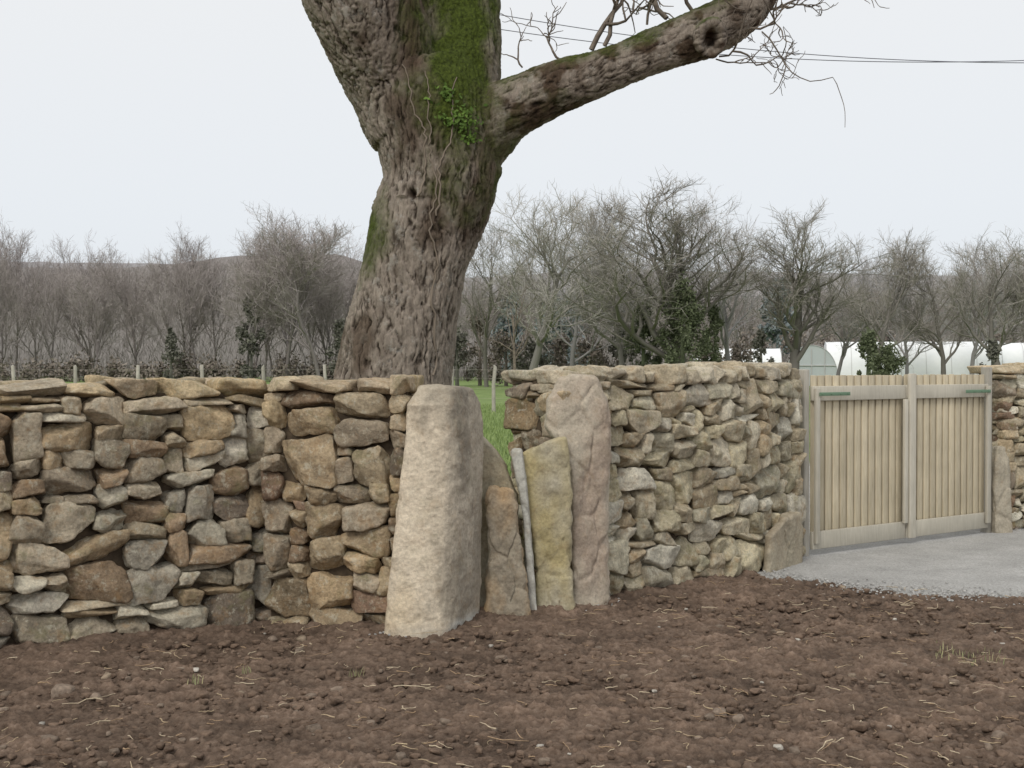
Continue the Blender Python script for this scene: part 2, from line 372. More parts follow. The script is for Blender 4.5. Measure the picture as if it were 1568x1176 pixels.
# ------------------------------------------------------------------ ground (single sheet)
WP=np.array([(-40,-20),(-5.6,5.2),(-2.83,7.22),(-1.55,8.10),(-.64,7.90),(.40,8.72),(1.24,9.42),(1.85,10.05),(2.43,10.85),(4.6,12.7),(6.2,13.1),(8.2,13.7),(60,28)],float)
xs=np.concatenate([-np.geomspace(1600,4.7,46),np.arange(-4.6,5.4,.0115),np.geomspace(5.5,1600,46)])
ys=np.concatenate([np.linspace(-150,4.2,24),np.exp(np.arange(math.log(4.4),math.log(13.2),.0024)),np.geomspace(13.6,2500,60)])
X,Y=np.meshgrid(xs,ys); x=X.ravel();y=Y.ravel()
yw=np.interp(x,WP[:,0],WP[:,1])
def inpoly(x,y,P):
    r=np.zeros(len(x),bool);n=len(P)
    for i in range(n):
        (x1,y1),(x2,y2)=P[i],P[(i+1)%n]
        c=((y1>y)!=(y2>y))&(x<(x2-x1)*(y-y1)/(y2-y1+1e-12)+x1); r^=c
    return r
P2=np.stack([x,y,np.zeros_like(x)],1)
GR=[(1.9,10.05),(2.2,9.72),(2.6,9.36),(3.2,9.06),(3.7,8.85),(6,8.2),(14,7.6),(16,15.2),(8.2,13.9),(4.7,12.75),(7,22),(4,22),(2.4,11.2)]
near=(np.abs(x)<7)&(y>4)&(y<14)
jx=np.zeros_like(x);jy=np.zeros_like(x)
jx[near]=fbm(P2[near]*6,4,21)*.22; jy[near]=fbm(P2[near]*6+9,4,22)*.22
grav=inpoly(x+jx,y+jy,GR).astype(float)
grass=((y>yw+.35)&(grav<.5)).astype(float)
zh=np.zeros_like(x)
pn=P2[near]; wob=pn+.026*np.stack([fbm(pn*30,2,3),fbm(pn*30,2,4),pn[:,2]*0],1)
f1,f2,rr=worley(wob*np.array([10,13,1]),31,2); h=.028*np.clip(1-f1*1.3,0,1)**.9*rr*np.clip(fbm(pn*2,2,44)*2+.5,0,1)
f1,f2,rr=worley(wob*np.array([27,30,1]),35,2); h+=.023*np.clip(1-f1*1.2,0,1)**.8*rr
f1,f2,rr=worley(wob*np.array([55,55,1]),36,2); h+=.010*np.clip(1-f1*1.2,0,1)*rr
h+=.007*fbm(pn*80,3,38)+.012*fbm(pn*26,3,39)
hl=.040*fbm(pn*np.array([1.2,2.6,1]),3,7)
h+=.022*fbm(pn*np.array([5,10,1]),4,8)
hcol=h.copy(); h=h+hl
dw=np.clip((yw[near]-pn[:,1]),0,2); h+=.03*np.exp(-dw/.12)
hg=.002*fbm(pn*60,2,9)+.006*fbm(pn*3,2,2)+.010
zh[near]=h*(1-grav[near])+hg*grav[near]
zh-=.012
nx,ny=len(xs),len(ys)
i=np.arange(ny-1)[:,None]*nx;j=np.arange(nx-1)[None]
Q=np.stack([i+j,i+j+1,i+nx+j+1,i+nx+j],-1).reshape(-1,4)
m,nt,b=M('ground',.97); co=objco(nt)
ma=nd(nt,'ShaderNodeSeparateColor'); nt.links.new(attr(nt,'mask'),ma.inputs[0])
soil=ramp(nt,noise(nt,co,30,5,.75),[(.25,(.070,.046,.033)),(.5,(.168,.118,.087)),(.78,(.275,.208,.16))])
soil=mix(nt,1.,soil,ramp(nt,noise(nt,co,1.6,2,.6),[(.3,.82),(.7,1.16)]),'MULTIPLY')
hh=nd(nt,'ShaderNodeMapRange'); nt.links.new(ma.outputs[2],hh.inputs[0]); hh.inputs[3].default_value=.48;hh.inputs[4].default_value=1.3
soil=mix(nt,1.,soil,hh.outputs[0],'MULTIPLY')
vo=nd(nt,'ShaderNodeTexVoronoi'); vo.inputs['Scale'].default_value=110; nt.links.new(co,vo.inputs['Vector'])
hs=nd(nt,'ShaderNodeSeparateColor'); nt.links.new(vo.outputs['Color'],hs.inputs[0])
gravc=ramp(nt,hs.outputs[0],[(0,(.34,.335,.32)),(.5,(.43,.425,.415)),(1,(.52,.52,.51))])
gravc=mix(nt,1.,gravc,ramp(nt,noise(nt,co,2.5,3,.7),[(.3,.82),(.7,1.08)]),'MULTIPLY')
grs=ramp(nt,noise(nt,co,.7,4,.8),[(.3,(.10,.14,.05)),(.5,(.17,.24,.08)),(.7,(.25,.31,.12))])
c=mix(nt,ma.outputs[0],soil,gravc); c=mix(nt,ma.outputs[1],c,grs); setc(nt,b,c)
bump(nt,b,noise(nt,co,80,4,.78),.8,.012)
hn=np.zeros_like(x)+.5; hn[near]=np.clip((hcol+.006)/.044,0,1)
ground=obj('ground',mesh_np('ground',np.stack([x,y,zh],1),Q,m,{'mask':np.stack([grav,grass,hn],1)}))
m,nt,b=M('soil_clod',.97); co=objco(nt)
c=mix(nt,1.,attr(nt,'Col'),ramp(nt,noise(nt,co,50,4,.7),[(.3,.65),(.7,1.3)]),'MULTIPLY'); setc(nt,b,c); bump(nt,b,noise(nt,co,100,4,.7),.7,.008); MCL=m
A=Acc()
ylim=lambda X_:np.interp(X_,WP[:,0],WP[:,1])
cnt=0
while cnt<4000:
    yy=4.5+6.5*random.random()**1.2; xx=random.uniform(-.47*yy,.47*yy)
    if yy>ylim(xx)-.06 or inpoly(np.array([xx]),np.array([yy]),GR)[0]: continue
    s=random.choice((.007,.008,.010,.012,.014,.017,.020,.024)) *random.uniform(.7,1.25)
    if random.random()<.010: s*=1.8
    p,Qs=stone_shape(TB if s>.014 else T_LO,s*2.2,s*1.2,s*1.8,rng,False)
    a=random.random()*6.3; cx,sx=math.cos(a),math.sin(a)
    P_=np.stack([p[:,0]*cx-p[:,1]*sx+xx,p[:,0]*sx+p[:,1]*cx+yy,p[:,2]+.003+s*.05],1)
    u=random.random()
    col=(.160,.113,.083) if u<.92 else ((.23,.18,.14) if u<.988 else ((.46,.43,.38) if s<.018 else (.29,.23,.17)))
    A.add(P_,Qs,np.array(col)*random.uniform(.75,1.2)); cnt+=1
obj('soil_clods',A.mesh('soil_clods',MCL))
A=Acc()
for k in range(950):
    yy=4.7+5*random.random(); xx=random.uniform(-.45*yy,.45*yy)
    if yy>ylim(xx)-.08 or inpoly(np.array([xx]),np.array([yy]),GR)[0]: continue
    L=random.uniform(.03,.13)*(1 if random.random()<.9 else 2); a=random.random()*6.3; n=6; pts=[];q=np.array([xx,yy,.034])
    for i_ in range(n):
        pts.append(q.copy()); a+=random.gauss(0,.35); q=q+np.array([math.cos(a),math.sin(a),random.gauss(0,.18)])*L/n; q[2]=max(q[2],.015)
    V,Qs=tube(pts,np.linspace(1,.5,n)*random.uniform(.0015,.0038),4)
    A.add(V,Qs,np.array(random.choice([(.48,.38,.25),(.38,.27,.17),(.55,.46,.33),(.15,.10,.07)])))
obj('straw_and_roots',A.mesh('straw_and_roots',MCL))
A=Acc()
for k in range(1300):
    if k<1050:
        t=random.random(); xx=np.interp(t,[0,.3,1],[1.95,2.6,4.4]); yy=np.interp(xx,[1.9,2.2,2.6,3.2,3.7,6],[10.05,9.72,9.36,9.06,8.85,8.2])+random.gauss(.02,.15)
        if yy>ylim(xx)-.03: continue
    else: xx=random.uniform(-1.0,.75); yy=ylim(xx)-abs(random.gauss(0,.08))-.03
    s=random.uniform(.004,.009); p,Qs=stone_shape(T_LO,s*2,s*1.4,s*2,rng,False)
    A.add(p+np.array([xx,yy,.010]),Qs,np.array((.44,.435,.42))*random.uniform(.7,1.15))
obj('gravel_chips',A.mesh('gravel_chips',MCL))
def leafmat(name,a,bb,ra=.8):
    m,nt,b=M(name,ra); r=nd(nt,'ShaderNodeNewGeometry').outputs['Random Per Island']; setc(nt,b,ramp(nt,r,[(0,a),(1,bb)])); return m
def blades(name,pts,mat,lo,hi,w):
    n=len(pts); a=rng.uniform(0,6.3,n); L=rng.uniform(lo,hi,n); lean=rng.uniform(0,.6,n)
    dx=np.stack([np.cos(a),np.sin(a),0*a],1); sd=np.stack([-np.sin(a),np.cos(a),0*a],1)*w
    b0=pts; b1=pts+dx*(L*lean*.4)[:,None]+np.array([0,0,1])*(L*.6)[:,None]; b2=pts+dx*(L*lean)[:,None]+np.array([0,0,1])*L[:,None]
    V=np.stack([b0-sd,b0+sd,b1+sd*.8,b1-sd*.8,b2+sd*.1,b2-sd*.1],1).reshape(-1,3)
    i=np.arange(n)[:,None]*6; Q=np.concatenate([i+np.array([[0,1,2,3]]),i+np.array([[3,2,4,5]])],0)
    return obj(name,mesh_np(name,V,Q,mat,smooth=False))
mg=leafmat('meadow_grass',(.13,.19,.06),(.30,.38,.15))
yy=10+45*rng.random(42000)**1.3; xx=rng.uniform(-.16,.09,42000)*yy; k=yy>np.interp(xx,WP[:,0],WP[:,1])+.75
blades('field_grass',np.stack([xx,yy,0*xx],1)[k],mg,.05,.14,.008)
P=[]
for (px_,py_,n,s) in ((1485,1010,60,.16),(300,1050,14,.05),(380,1035,10,.05),(545,1040,10,.03)):
    d=3200/(py_-562); c=S(px_,py_,d)
    for _ in range(n): P.append((c[0]+random.gauss(0,s*.6),c[1]+random.gauss(0,s*.6),.01))
blades('weed_tufts',np.array(P),leafmat('weeds',(.22,.24,.12),(.42,.38,.22)),.02,.05,.003)
# ------------------------------------------------------------------ big tree
tree=empty('oak_tree')
D0=10.8
def chain(pts,nper=10,sides=40):
    K=np.array([[*S(p[0],p[1],p[3] if len(p)>3 else D0),p[2]*D0/F] for p in pts])
    n=len(K); tt=np.linspace(0,n-1,(n-1)*nper+1); out=[]
    for s in tt:
        i=min(int(s),n-2); f=s-i; p0=K[max(i-1,0)];p1=K[i];p2=K[i+1];p3=K[min(i+2,n-1)]
        out.append(.5*((2*p1)+(-p0+p2)*f+(2*p0-5*p1+4*p2-p3)*f*f+(-p0+3*p1-3*p2+p3)*f**3))
    K=np.array(out); V,Q=tube(K[:,:3],K[:,3],sides)
    n=len(K); c0=len(V)
    V=np.vstack([V,K[0,:3],K[-1,:3]])
    j=np.arange(sides);j2=(j+1)%sides
    T=np.concatenate([np.stack([np.full(sides,c0),j2,j],1),np.stack([np.full(sides,c0+1),(n-1)*sides+j,(n-1)*sides+j2],1)])
    return K,V,Q,T
chains=[[(583,900,130),(590,720,108),(602,585,89),(616,500,84),(633,420,79),(650,350,83),(674,280,86),(669,215,90),(656,160,92),(640,110,82)],
 [(640,200,74),(610,130,76),(577,55,80,10.65),(545,-20,80,10.5),(505,-110,68,10.4),(455,-260,52,10.3),(420,-460,40,10.3)],
 [(672,200,76),(700,110,68,10.95),(698,40,68,11.05),(696,-30,70,11.1),(705,-150,58,11.1),(700,-330,44,11.1),(730,-520,32,11.2)],
 [(690,238,62),(738,202,55),(772,174,48,10.75),(812,153,42,10.7),(862,132,38,10.65),(930,109,33,10.6),(1010,76,34,10.6),(1085,48,38,10.6),(1135,18,35,10.6),(1172,-30,29,10.6),(1225,-120,24,10.6),(1300,-230,18,10.6)],
 [(1075,50,24,10.6),(1084,58,26,10.45),(1088,61,26,10.34)]]
bm=bmesh.new(); KS=[]
for c in chains:
    K,V,Q,T=chain(c); KS.append(K)
    vs=[bm.verts.new(v) for v in V]
    for f in list(Q)+list(T): bm.faces.new([vs[i] for i in f])
bmesh.ops.recalc_face_normals(bm,faces=bm.faces)
me=bpy.data.meshes.new('tmp'); bm.to_mesh(me); bm.free()
o=bpy.data.objects.new('tmp',me); bpy.context.scene.collection.objects.link(o)
r_=o.modifiers.new('r','REMESH'); r_.mode='VOXEL'; r_.voxel_size=.011
s_=o.modifiers.new('s','SMOOTH'); s_.factor=.6; s_.iterations=10
dg=bpy.context.evaluated_depsgraph_get(); me2=bpy.data.meshes.new_from_object(o.evaluated_get(dg))
bpy.data.objects.remove(o)
me2.name='trunk'; n=len(me2.vertices)
V=np.zeros(n*3,np.float32); me2.vertices.foreach_get('co',V); V=V.reshape(-1,3).astype(float)
Nn=np.zeros(n*3,np.float32); me2.vertices.foreach_get('normal',Nn); Nn=Nn.reshape(-1,3).astype(float)
def nd2(K):
    b_=np.full(len(V),1e9)
    for k in K[::3]: b_=np.minimum(b_,np.linalg.norm(V-k[:3],axis=1)/k[3])
    return b_
dR=nd2(KS[3]); dT=np.minimum(np.minimum(nd2(KS[0]),nd2(KS[1])),nd2(KS[2]))
wR=np.clip((dT-dR)*2+.5,0,1)*np.clip((V[:,0]+.35)/.3,0,1)
wp=V+.05*np.stack([fbm(V*5,3,1),fbm(V*5,3,2),fbm(V*5,3,3)],1)+.012*np.stack([fbm(V*22,2,4),fbm(V*22,2,5),fbm(V*22,2,6)],1)
def bark(C,sc):
    f1,f2,rr=worley(C*sc,51)
    r1=np.clip(np.abs(fbm(C*sc*np.array([.85,.85,.55])+3,3,61))*4.5,0,1)
    r2=np.clip(np.abs(fbm(C*sc*np.array([1.7,1.7,1.2])+13,3,65))*4.,0,1)
    return np.clip(.46*r1+.30*r2+.24*np.clip((f2-f1)*3.2,0,1)+.24*fbm(C*sc*2.6,3,63),0,1), rr
bT,rT=bark(wp,np.array([22,22,5.0]))
al=wp[:,0]*.93+wp[:,2]*.36; pe=-wp[:,0]*.36+wp[:,2]*.93
bR,rR=bark(np.stack([pe,wp[:,1],al],1),np.array([21,21,9.]))
bk=bT*(1-wR)+bR*wR; rc=np.where(wR>.5,rR,rT)
disp=(bk-.5)*(.028*(1-wR)+.018*wR)+.026*fbm(V*2.2,3,14)*(1-.3*wR)+.011*fbm(V*np.array([8,8,3.5]),3,15)+.003*(rc-.5)
kc=np.array(KS[4][-1,:3]); dk=np.linalg.norm((V-kc)*np.array([1.25,1,.85]),axis=1)
disp-=.11*np.exp(-(dk/.055)**4); disp+=.025*np.exp(-((dk-.115)/.03)**2)
hc=S(632,297,10.35); hk=np.hypot(V[:,0]-hc[0],V[:,2]-hc[2]); disp-=.06*np.exp(-(hk/.032)**4)*(V[:,1]<D0)
disp+=.03*np.exp(-((hk-.07)/.05)**2)*(V[:,1]<D0)*(V[:,2]>hc[2]-.02)
cc_=S(768,262,10.75); dc=np.linalg.norm(V-cc_,axis=1); disp+=.05*np.exp(-(dc/.07)**2)
V2=V+Nn*disp[:,None]; me2.vertices.foreach_set('co',V2.astype(np.float32).ravel())
px=784+V2[:,0]/V2[:,1]*F; py=562-(V2[:,2]-1.6)/V2[:,1]*F
mo=np.exp(-((px-702)/54)**2)*np.clip((270-py)/100,0,1)*1.45
mo=np.maximum(mo,.75*np.exp(-((px-562)/28)**2)*np.clip((py-270)/60,0,1)*np.clip((450-py)/60,0,1))
mo=np.maximum(mo,wR*np.clip(Nn[:,2]*1.3-.1,0,1)*.85)
mo=np.maximum(mo,.50*np.clip((py-130)/80,0,1)*np.clip((370-py)/80,0,1)*np.clip((px-640)/40,0,1))
mo=np.clip(mo+.8*fbm(V*np.array([7,7,5]),4,18)*(mo>.04)-.08,0,1)
dark=np.clip(fbm(V*np.array([3.4,3.4,2.2])+7,4,24)*3.8-.2,0,1)*.8
dark=np.maximum(dark,wR*np.clip(fbm(V*6.5+3,4,26)*5.,0,1))
dark=np.maximum(dark,np.exp(-((px-632)/32)**2)*np.clip((180-py)/80,0,1)*1.)  # shadow in the fork between the stems, painted into the bark
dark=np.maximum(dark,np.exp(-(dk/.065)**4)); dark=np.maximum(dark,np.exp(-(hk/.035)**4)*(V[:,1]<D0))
at=me2.attributes.new('bk','FLOAT_COLOR','POINT'); at.data.foreach_set('color',np.stack([bk,mo,dark,rc],1).astype(np.float32).ravel())
me2.polygons.foreach_set('use_smooth',np.ones(len(me2.polygons),bool)); me2.update()
m,nt,b=M('bark',.95); co=objco(nt); sp=nd(nt,'ShaderNodeSeparateColor'); nt.links.new(attr(nt,'bk'),sp.inputs[0])
c=ramp(nt,sp.outputs[0],[(.14,(.04,.031,.024)),(.36,(.135,.11,.088)),(.64,(.30,.255,.212))])
c=mix(nt,1.,c,ramp(nt,noise(nt,mapco(nt,co,(1,1,.4)),28,5,.72),[(.28,.55),(.5,1.),(.75,1.45)]),'MULTIPLY')
c=mix(nt,ramp(nt,noise(nt,co,9,5,.75),[(.56,0.),(.64,.5)]),c,(.43,.41,.37))
c=mix(nt,sp.outputs[2],c,mix(nt,1.,c,(.32,.26,.215),'MULTIPLY'))
ms=ramp(nt,noise(nt,co,40,4,.7),[(.3,(.025,.034,.008)),(.6,(.085,.115,.02)),(.8,(.16,.20,.035))]); c=mix(nt,sp.outputs[1],c,ms)
setc(nt,b,c); bump(nt,b,noise(nt,mapco(nt,co,(1,1,.35)),50,5,.78),.9,.022)
me2.materials.clear(); me2.materials.append(m); MB=m
trunk=obj('trunk',me2,tree)
bvh=BVHTree.FromPolygons([Vector(v) for v in V2],[tuple(p.vertices) for p in me2.polygons])
def snap(px_,py_):
    c=S(px_,py_,D0); dirv=(Vector(c)-Vector((0,0,1.6))).normalized(); h_=bvh.ray_cast(Vector((0,0,1.6)),dirv)
    return (np.array(h_[0]),np.array(h_[1])) if h_[0] else (None,None)
m,nt,b=M('twig_bark'); setc(nt,b,ramp(nt,noise(nt,objco(nt),12,3),[(.3,(.10,.08,.065)),(.7,(.26,.22,.18))])); MTW=m
A=Acc()
for line in ([(664,575),(664,470),(668,400),(662,330),(668,270),(655,215),(660,160),(650,110)],[(640,300),(655,250),(648,200),(630,150),(618,100)],[(668,330),(675,260),(690,200),(700,120)]):
    L=np.array(line,float); tt=np.linspace(0,len(L)-1,len(L)*7); pts=[]
    for s in tt:
        qx=np.interp(s,range(len(L)),L[:,0])+3*math.sin(s*4)+random.gauss(0,1.5); qy=np.interp(s,range(len(L)),L[:,1])
        h_,n_=snap(qx,qy)
        if h_ is not None: pts.append(h_+n_*.006)
    if len(pts)>4: V_,Q_=tube(pts,np.linspace(.009,.004,len(pts)),6); A.add(V_,Q_)
m,nt,b=M('vine_stem'); b.inputs['Base Color'].default_value=(.23,.19,.15,1)
obj('ivy_stems',A.mesh('ivy_stems',m),tree)
LV=[]
for (cx,cy,n_,s) in ((688,143,40,8),(672,150,14,9),(690,184,50,12),(716,190,80,11),(722,212,45,8),(708,170,25,12)):
    for _ in range(n_):
        h_,nn=snap(random.gauss(cx,s),random.gauss(cy,s*.6))
        if h_ is None: continue
        a=np.array([random.gauss(0,1),random.gauss(-.3,.4),random.gauss(-.2,.8)]);a/=np.linalg.norm(a)
        b_=np.cross(a,nn+rng.normal(0,.3,3)); b_/=np.linalg.norm(b_)+1e-6; L=random.uniform(.02,.05); p=h_+nn*random.uniform(.01,.03)
        LV+= [p,p+a*L*.5+b_*L*.3,p+a*L,p+a*L*.5-b_*L*.3]
obj('ivy_leaves',mesh_np('ivy_leaves',LV,np.arange(len(LV)).reshape(-1,4),leafmat('ivy',(.05,.09,.018),(.14,.23,.045)),smooth=False),tree)
A=Acc(); random.seed(21)
def twig(p,d,L,r,lev,A,wig=.26,up=.05,seg=9):
    pts=[p.copy()];R=[r];d=d/np.linalg.norm(d)
    for i_ in range(seg):
        d=d+rng.normal(0,wig,3)*np.array([1,.8,1])+np.array([0,0,up]); d/=np.linalg.norm(d); p=p+d*L/seg; pts.append(p.copy()); R.append(r*(1-.75*(i_+1)/seg)+.0016)
        if lev>0 and i_>0 and random.random()<.62:
            q=d+rng.normal(0,.75,3); twig(p.copy(),q,L*random.uniform(.35,.65),R[-1]*.7,lev-1,A,wig,up,max(4,seg-2))
    V_,Q_=tube(pts,R,4); A.add(V_,Q_)
for (px_,py_,d_,dx,dz,L,r,lev) in ((905,78,10.6,-.1,1,1.1,.022,3),(925,72,10.6,.5,1,.9,.018,3),(1020,30,10.6,-.9,.6,1.1,.024,3),(860,95,10.65,-.6,.5,.5,.010,2),(1060,20,10.6,-.3,1,.8,.016,3),(1150,45,10.5,.9,-.5,.6,.010,2),(1165,20,10.6,1,-.1,.7,.010,3),(1120,80,10.5,.9,-.25,.6,.008,3),(1175,0,10.6,.9,.3,.9,.014,3),(990,40,10.6,.2,1,.7,.010,2),(1110,0,10.6,.1,1,1,.014,3),(800,105,10.7,-.3,.6,.35,.007,1),(1095,92,10.5,.6,-.4,.45,.006,2),(1165,50,10.5,.6,-.8,.8,.006,1),(1100,88,10.5,1,-.1,.7,.008,3)):
    twig(S(px_,py_,d_),np.array([dx,-.1,dz]),L,r,lev,A)
for (px_,py_,d_,dx,dz) in ((420,-460,10.3,-.4,1),(730,-520,11.2,.2,1),(1300,-230,10.6,.8,.7),(450,-260,10.5,-1,.4),(700,-330,11,.8,.7),(1225,-120,10.6,.2,1)):
    for k in range(2): twig(S(px_,py_,d_),np.array([dx+random.gauss(0,.3),random.gauss(0,.5),dz]),2.6,.10,2,A,.18,.08,9)
obj('twigs',A.mesh('twigs',MTW),tree)
# ------------------------------------------------------------------ distant bare trees
def strips(p0,d,L,w,r,bend=.35):
    n=len(p0); d=d/np.linalg.norm(d,axis=1)[:,None]
    sd=np.cross(d,r.normal(size=(n,3))); sd/=np.linalg.norm(sd,axis=1)[:,None]+1e-9
    p1=p0+d*(L*.5)[:,None]; d2=d+r.normal(0,bend,(n,3)); d2[:,2]+=.12; d2/=np.linalg.norm(d2,axis=1)[:,None]
    p2=p1+d2*(L*.5)[:,None]
    V=np.stack([p0-sd*w,p0+sd*w,p1+sd*w*.8,p1-sd*w*.8,p2+sd*w*.35,p2-sd*w*.35],1).reshape(-1,3)
    i=np.arange(n)[:,None]*6; Q=np.concatenate([i+np.array([[0,1,2,3]]),i+np.array([[3,2,4,5]])],0)
    return V,Q,p1,p2,d2
def bare_tree(seed,H,spread,tr,dens=1.,low=.25,K=12,wt=.011,up=.12,nsub=3,tk=.62):
    r=np.random.default_rng(seed); A=Acc(); B=[]
    sh={3:(tk,)*3,2:(tk*1.15,)*3,1:(.9,.9,.9)}
    def br(p,d,L,rad,lev):
        n=6 if lev>=2 else 4; pts=[p.copy()];R=[rad];D=[]
        for i in range(n):
            w=.09 if lev==3 else .17
            d=d+r.normal(0,w,3)+np.array([0,0,up if lev<3 else .03]); d/=np.linalg.norm(d); p=p+d*L/n; pts.append(p.copy()); D.append(d.copy()); R.append(max(rad*(1-.75*(i+1)/n),.013))
        V,Q=tube(pts,R,5 if lev>=2 else 3); A.add(V,Q,sh[lev])
        if lev==1: B.append((pts,D,L)); return
        k=int({3:12,2:9}[lev]*dens)
        for c in range(k):
            lo=low if lev==3 else .18
            t=lo+(1-lo)*(c+r.random())/k; f=t*n; i=min(int(f),n-1)
            q=pts[i]+(pts[i+1]-pts[i])*(f-i); a=r.uniform(0,6.28); s=spread*r.uniform(.7,1.3)
            ref=D[i]; u=np.cross(ref,[.3,.5,.81]);u/=np.linalg.norm(u);v=np.cross(ref,u)
            nd_=ref+(u*math.cos(a)+v*math.sin(a))*s; nd_/=np.linalg.norm(nd_)
            br(q,nd_,L*r.uniform(.42,.62)*(1.2-.42*t),max(np.interp(f,range(n+1),R)*.66,.018),lev-1)
    br(np.zeros(3),np.array([r.normal(0,.05),0,1.]),H*.70,tr,3)
    P0=[];DD=[];LL=[]
    for pts,D,L in B:
        pts=np.array(pts);D=np.array(D); f=r.uniform(.15,.999,K)*(len(pts)-1); i=f.astype(int)
        q=pts[i]+(pts[i+1]-pts[i])*(f-i)[:,None]; P0.append(q); DD.append(D[i]+r.normal(0,.55,(K,3))+np.array([0,0,.25])); LL.append(L*r.uniform(.35,.75,K))
    P0=np.vstack(P0);DD=np.vstack(DD);LL=np.concatenate(LL)
    V,Q,p1,p2,d2=strips(P0,DD,LL,wt,r); A.add(V,Q,(1.05,)*3)
    for base in (p1,(p1+p2)/2,p1*.5+P0*.5)[:nsub]:
        V,Q,_,_,_=strips(base,d2+r.normal(0,.6,d2.shape),LL*r.uniform(.35,.6,len(LL)),wt*.75,r); A.add(V,Q,(1.15,)*3)
    sc=H/np.percentile(np.vstack(A.V)[:,2],99.9); A.V=[v*sc for v in A.V]
    return A
def far_mat(name,a,bb):
    m,nt,b=M(name); r=nd(nt,'ShaderNodeObjectInfo').outputs['Random']; c=ramp(nt,r,[(0,a),(1,bb)]); c=mix(nt,1.,c,attr(nt,'Col'),'MULTIPLY'); setc(nt,b,c); return m
MF1=far_mat('distant_twigs',(.25,.22,.21),(.38,.34,.33)); MF2=far_mat('near_bare_branches',(.27,.25,.225),(.37,.35,.32)); MF3=far_mat('hazy_twigs',(.34,.325,.325),(.44,.425,.425))  # distance haze is painted in by lightening these twig colours
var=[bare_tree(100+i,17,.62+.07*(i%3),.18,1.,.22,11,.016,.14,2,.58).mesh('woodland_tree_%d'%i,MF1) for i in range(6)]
wood=empty('distant_woodland')
kk=0
skyl=lambda a:np.interp(a,[-900,0,60,100,160,230,290,340,400,500,560,700,760,1000,1400,1568,2400],[360,350,358,366,368,360,352,344,338,334,338,388,408,400,396,376,380])
for row,(dy,nn_,rel) in enumerate(((150,66,22),(166,76,0))):
    for i_ in range(nn_):
        a=-900+ (3300/nn_)*(i_+random.random()); xx=(a-784)*dy/F
        H=1.9+(562-skyl(a)-rel)*dy/F
        o=obj('bare_tree_inst',var[kk%6],wood); kk+=1
        s=H/17*random.uniform(.84,1.08); o.location=(xx,dy+random.uniform(-4,4),-.3); o.scale=(s*.9,s*.9,s); o.rotation_euler=(0,0,random.random()*6.3)
n=48000; a=rng.uniform(-900,2400,n); yy=rng.uniform(150,180,n); xx=(a-784)*yy/F
zz=(1.6+(562-skyl(a)-60)*yy/F)*rng.random(n)**1.6
L=rng.uniform(.5,1.8,n); dr=rng.normal(0,.5,(n,3)); dr[:,2]=1; sd=np.stack([rng.uniform(.012,.04,n),0*xx,0*xx],1)
p0=np.stack([xx,yy,zz-.3],1); V=np.stack([p0-sd,p0+sd,p0+dr*L[:,None]+sd*.3,p0+dr*L[:,None]-sd*.3],1).reshape(-1,3)
obj('undergrowth',mesh_np('undergrowth',V,np.arange(4*n).reshape(-1,4),leafmat('undergrowth',(.14,.125,.118),(.31,.28,.27)),smooth=False),wood)
def ridge(name,d0,prof,mat,depth=60,seed=0):
    pxs=np.linspace(-900,2500,300); crest=np.interp(pxs,[p[0] for p in prof],[p[1] for p in prof])
    V=[];K=8
    for a,cy in zip(pxs,crest):
        xx=(a-784)*d0/F; zc=1.6-(cy-562)*d0/F; zc+=.5*float(fbm(np.array([[xx*.25,seed,0.]]),3,seed)[0])
        for k in range(K):
            t=k/(K-1); V.append((xx*(1+t*depth/d0*.3),d0-depth*.35*(1-t),zc*math.sin(t*pi/2)-.5))
        V.append((xx*1.2,d0+depth,-1))
    K+=1; i=np.arange(299)[:,None]*K;j=np.arange(K-1)[None]
    Q=np.stack([i+j,i+K+j,i+K+j+1,i+j+1],-1).reshape(-1,4)
    return obj(name,mesh_np(name,V,Q,mat))
m,nt,b=M('wooded_slope'); co=objco(nt); setc(nt,b,ramp(nt,noise(nt,mapco(nt,co,(1.6,.5,.4)),1.2,5,.75),[(.3,(.155,.145,.138)),(.5,(.21,.195,.187)),(.7,(.265,.245,.24))])); MH=m  # slope colours lightened to paint in the haze
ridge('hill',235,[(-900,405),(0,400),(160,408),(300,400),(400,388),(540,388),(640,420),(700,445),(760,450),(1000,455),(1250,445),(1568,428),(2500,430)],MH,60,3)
m,nt,b=M('far_slope'); co=objco(nt); setc(nt,b,ramp(nt,noise(nt,mapco(nt,co,(.5,.3,.2)),1.,4,.75),[(.3,(.26,.255,.265)),(.7,(.34,.33,.34))]))  # paler and bluer still: haze painted into the far hill
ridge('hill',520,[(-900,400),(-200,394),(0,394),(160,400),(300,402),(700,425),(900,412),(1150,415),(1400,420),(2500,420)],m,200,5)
def put_tree(px_,top,d,seed,wpx,tr=.3,spread=.75,dens=1.,mat=MF2,low=.22,name='bare_tree',K=11,wt=.012,nsub=3):
    H=1.6+(562-top)*d/F; me=bare_tree(seed,H,spread,tr,dens,low,K,wt,.12,nsub).mesh(name,mat)
    o=obj(name,me); V=np.zeros(len(me.vertices)*3,np.float32); me.vertices.foreach_get('co',V); V=V.reshape(-1,3)
    w=np.percentile(V[:,0],98)-np.percentile(V[:,0],2); k=(wpx*d/F)/w; o.scale=(k,k,1); o.location=((px_-784)*d/F,d,-.1); return o
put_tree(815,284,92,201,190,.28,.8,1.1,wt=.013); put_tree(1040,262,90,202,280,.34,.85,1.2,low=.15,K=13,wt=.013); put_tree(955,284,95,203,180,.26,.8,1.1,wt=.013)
put_tree(1215,312,90,204,180,.30,.85,1.1,wt=.013); put_tree(1340,346,95,205,160,.24,.85,1.,wt=.013); put_tree(1445,366,97,206,140,.22,.8,1.); put_tree(1535,350,92,207,160,.26,.85,1.)
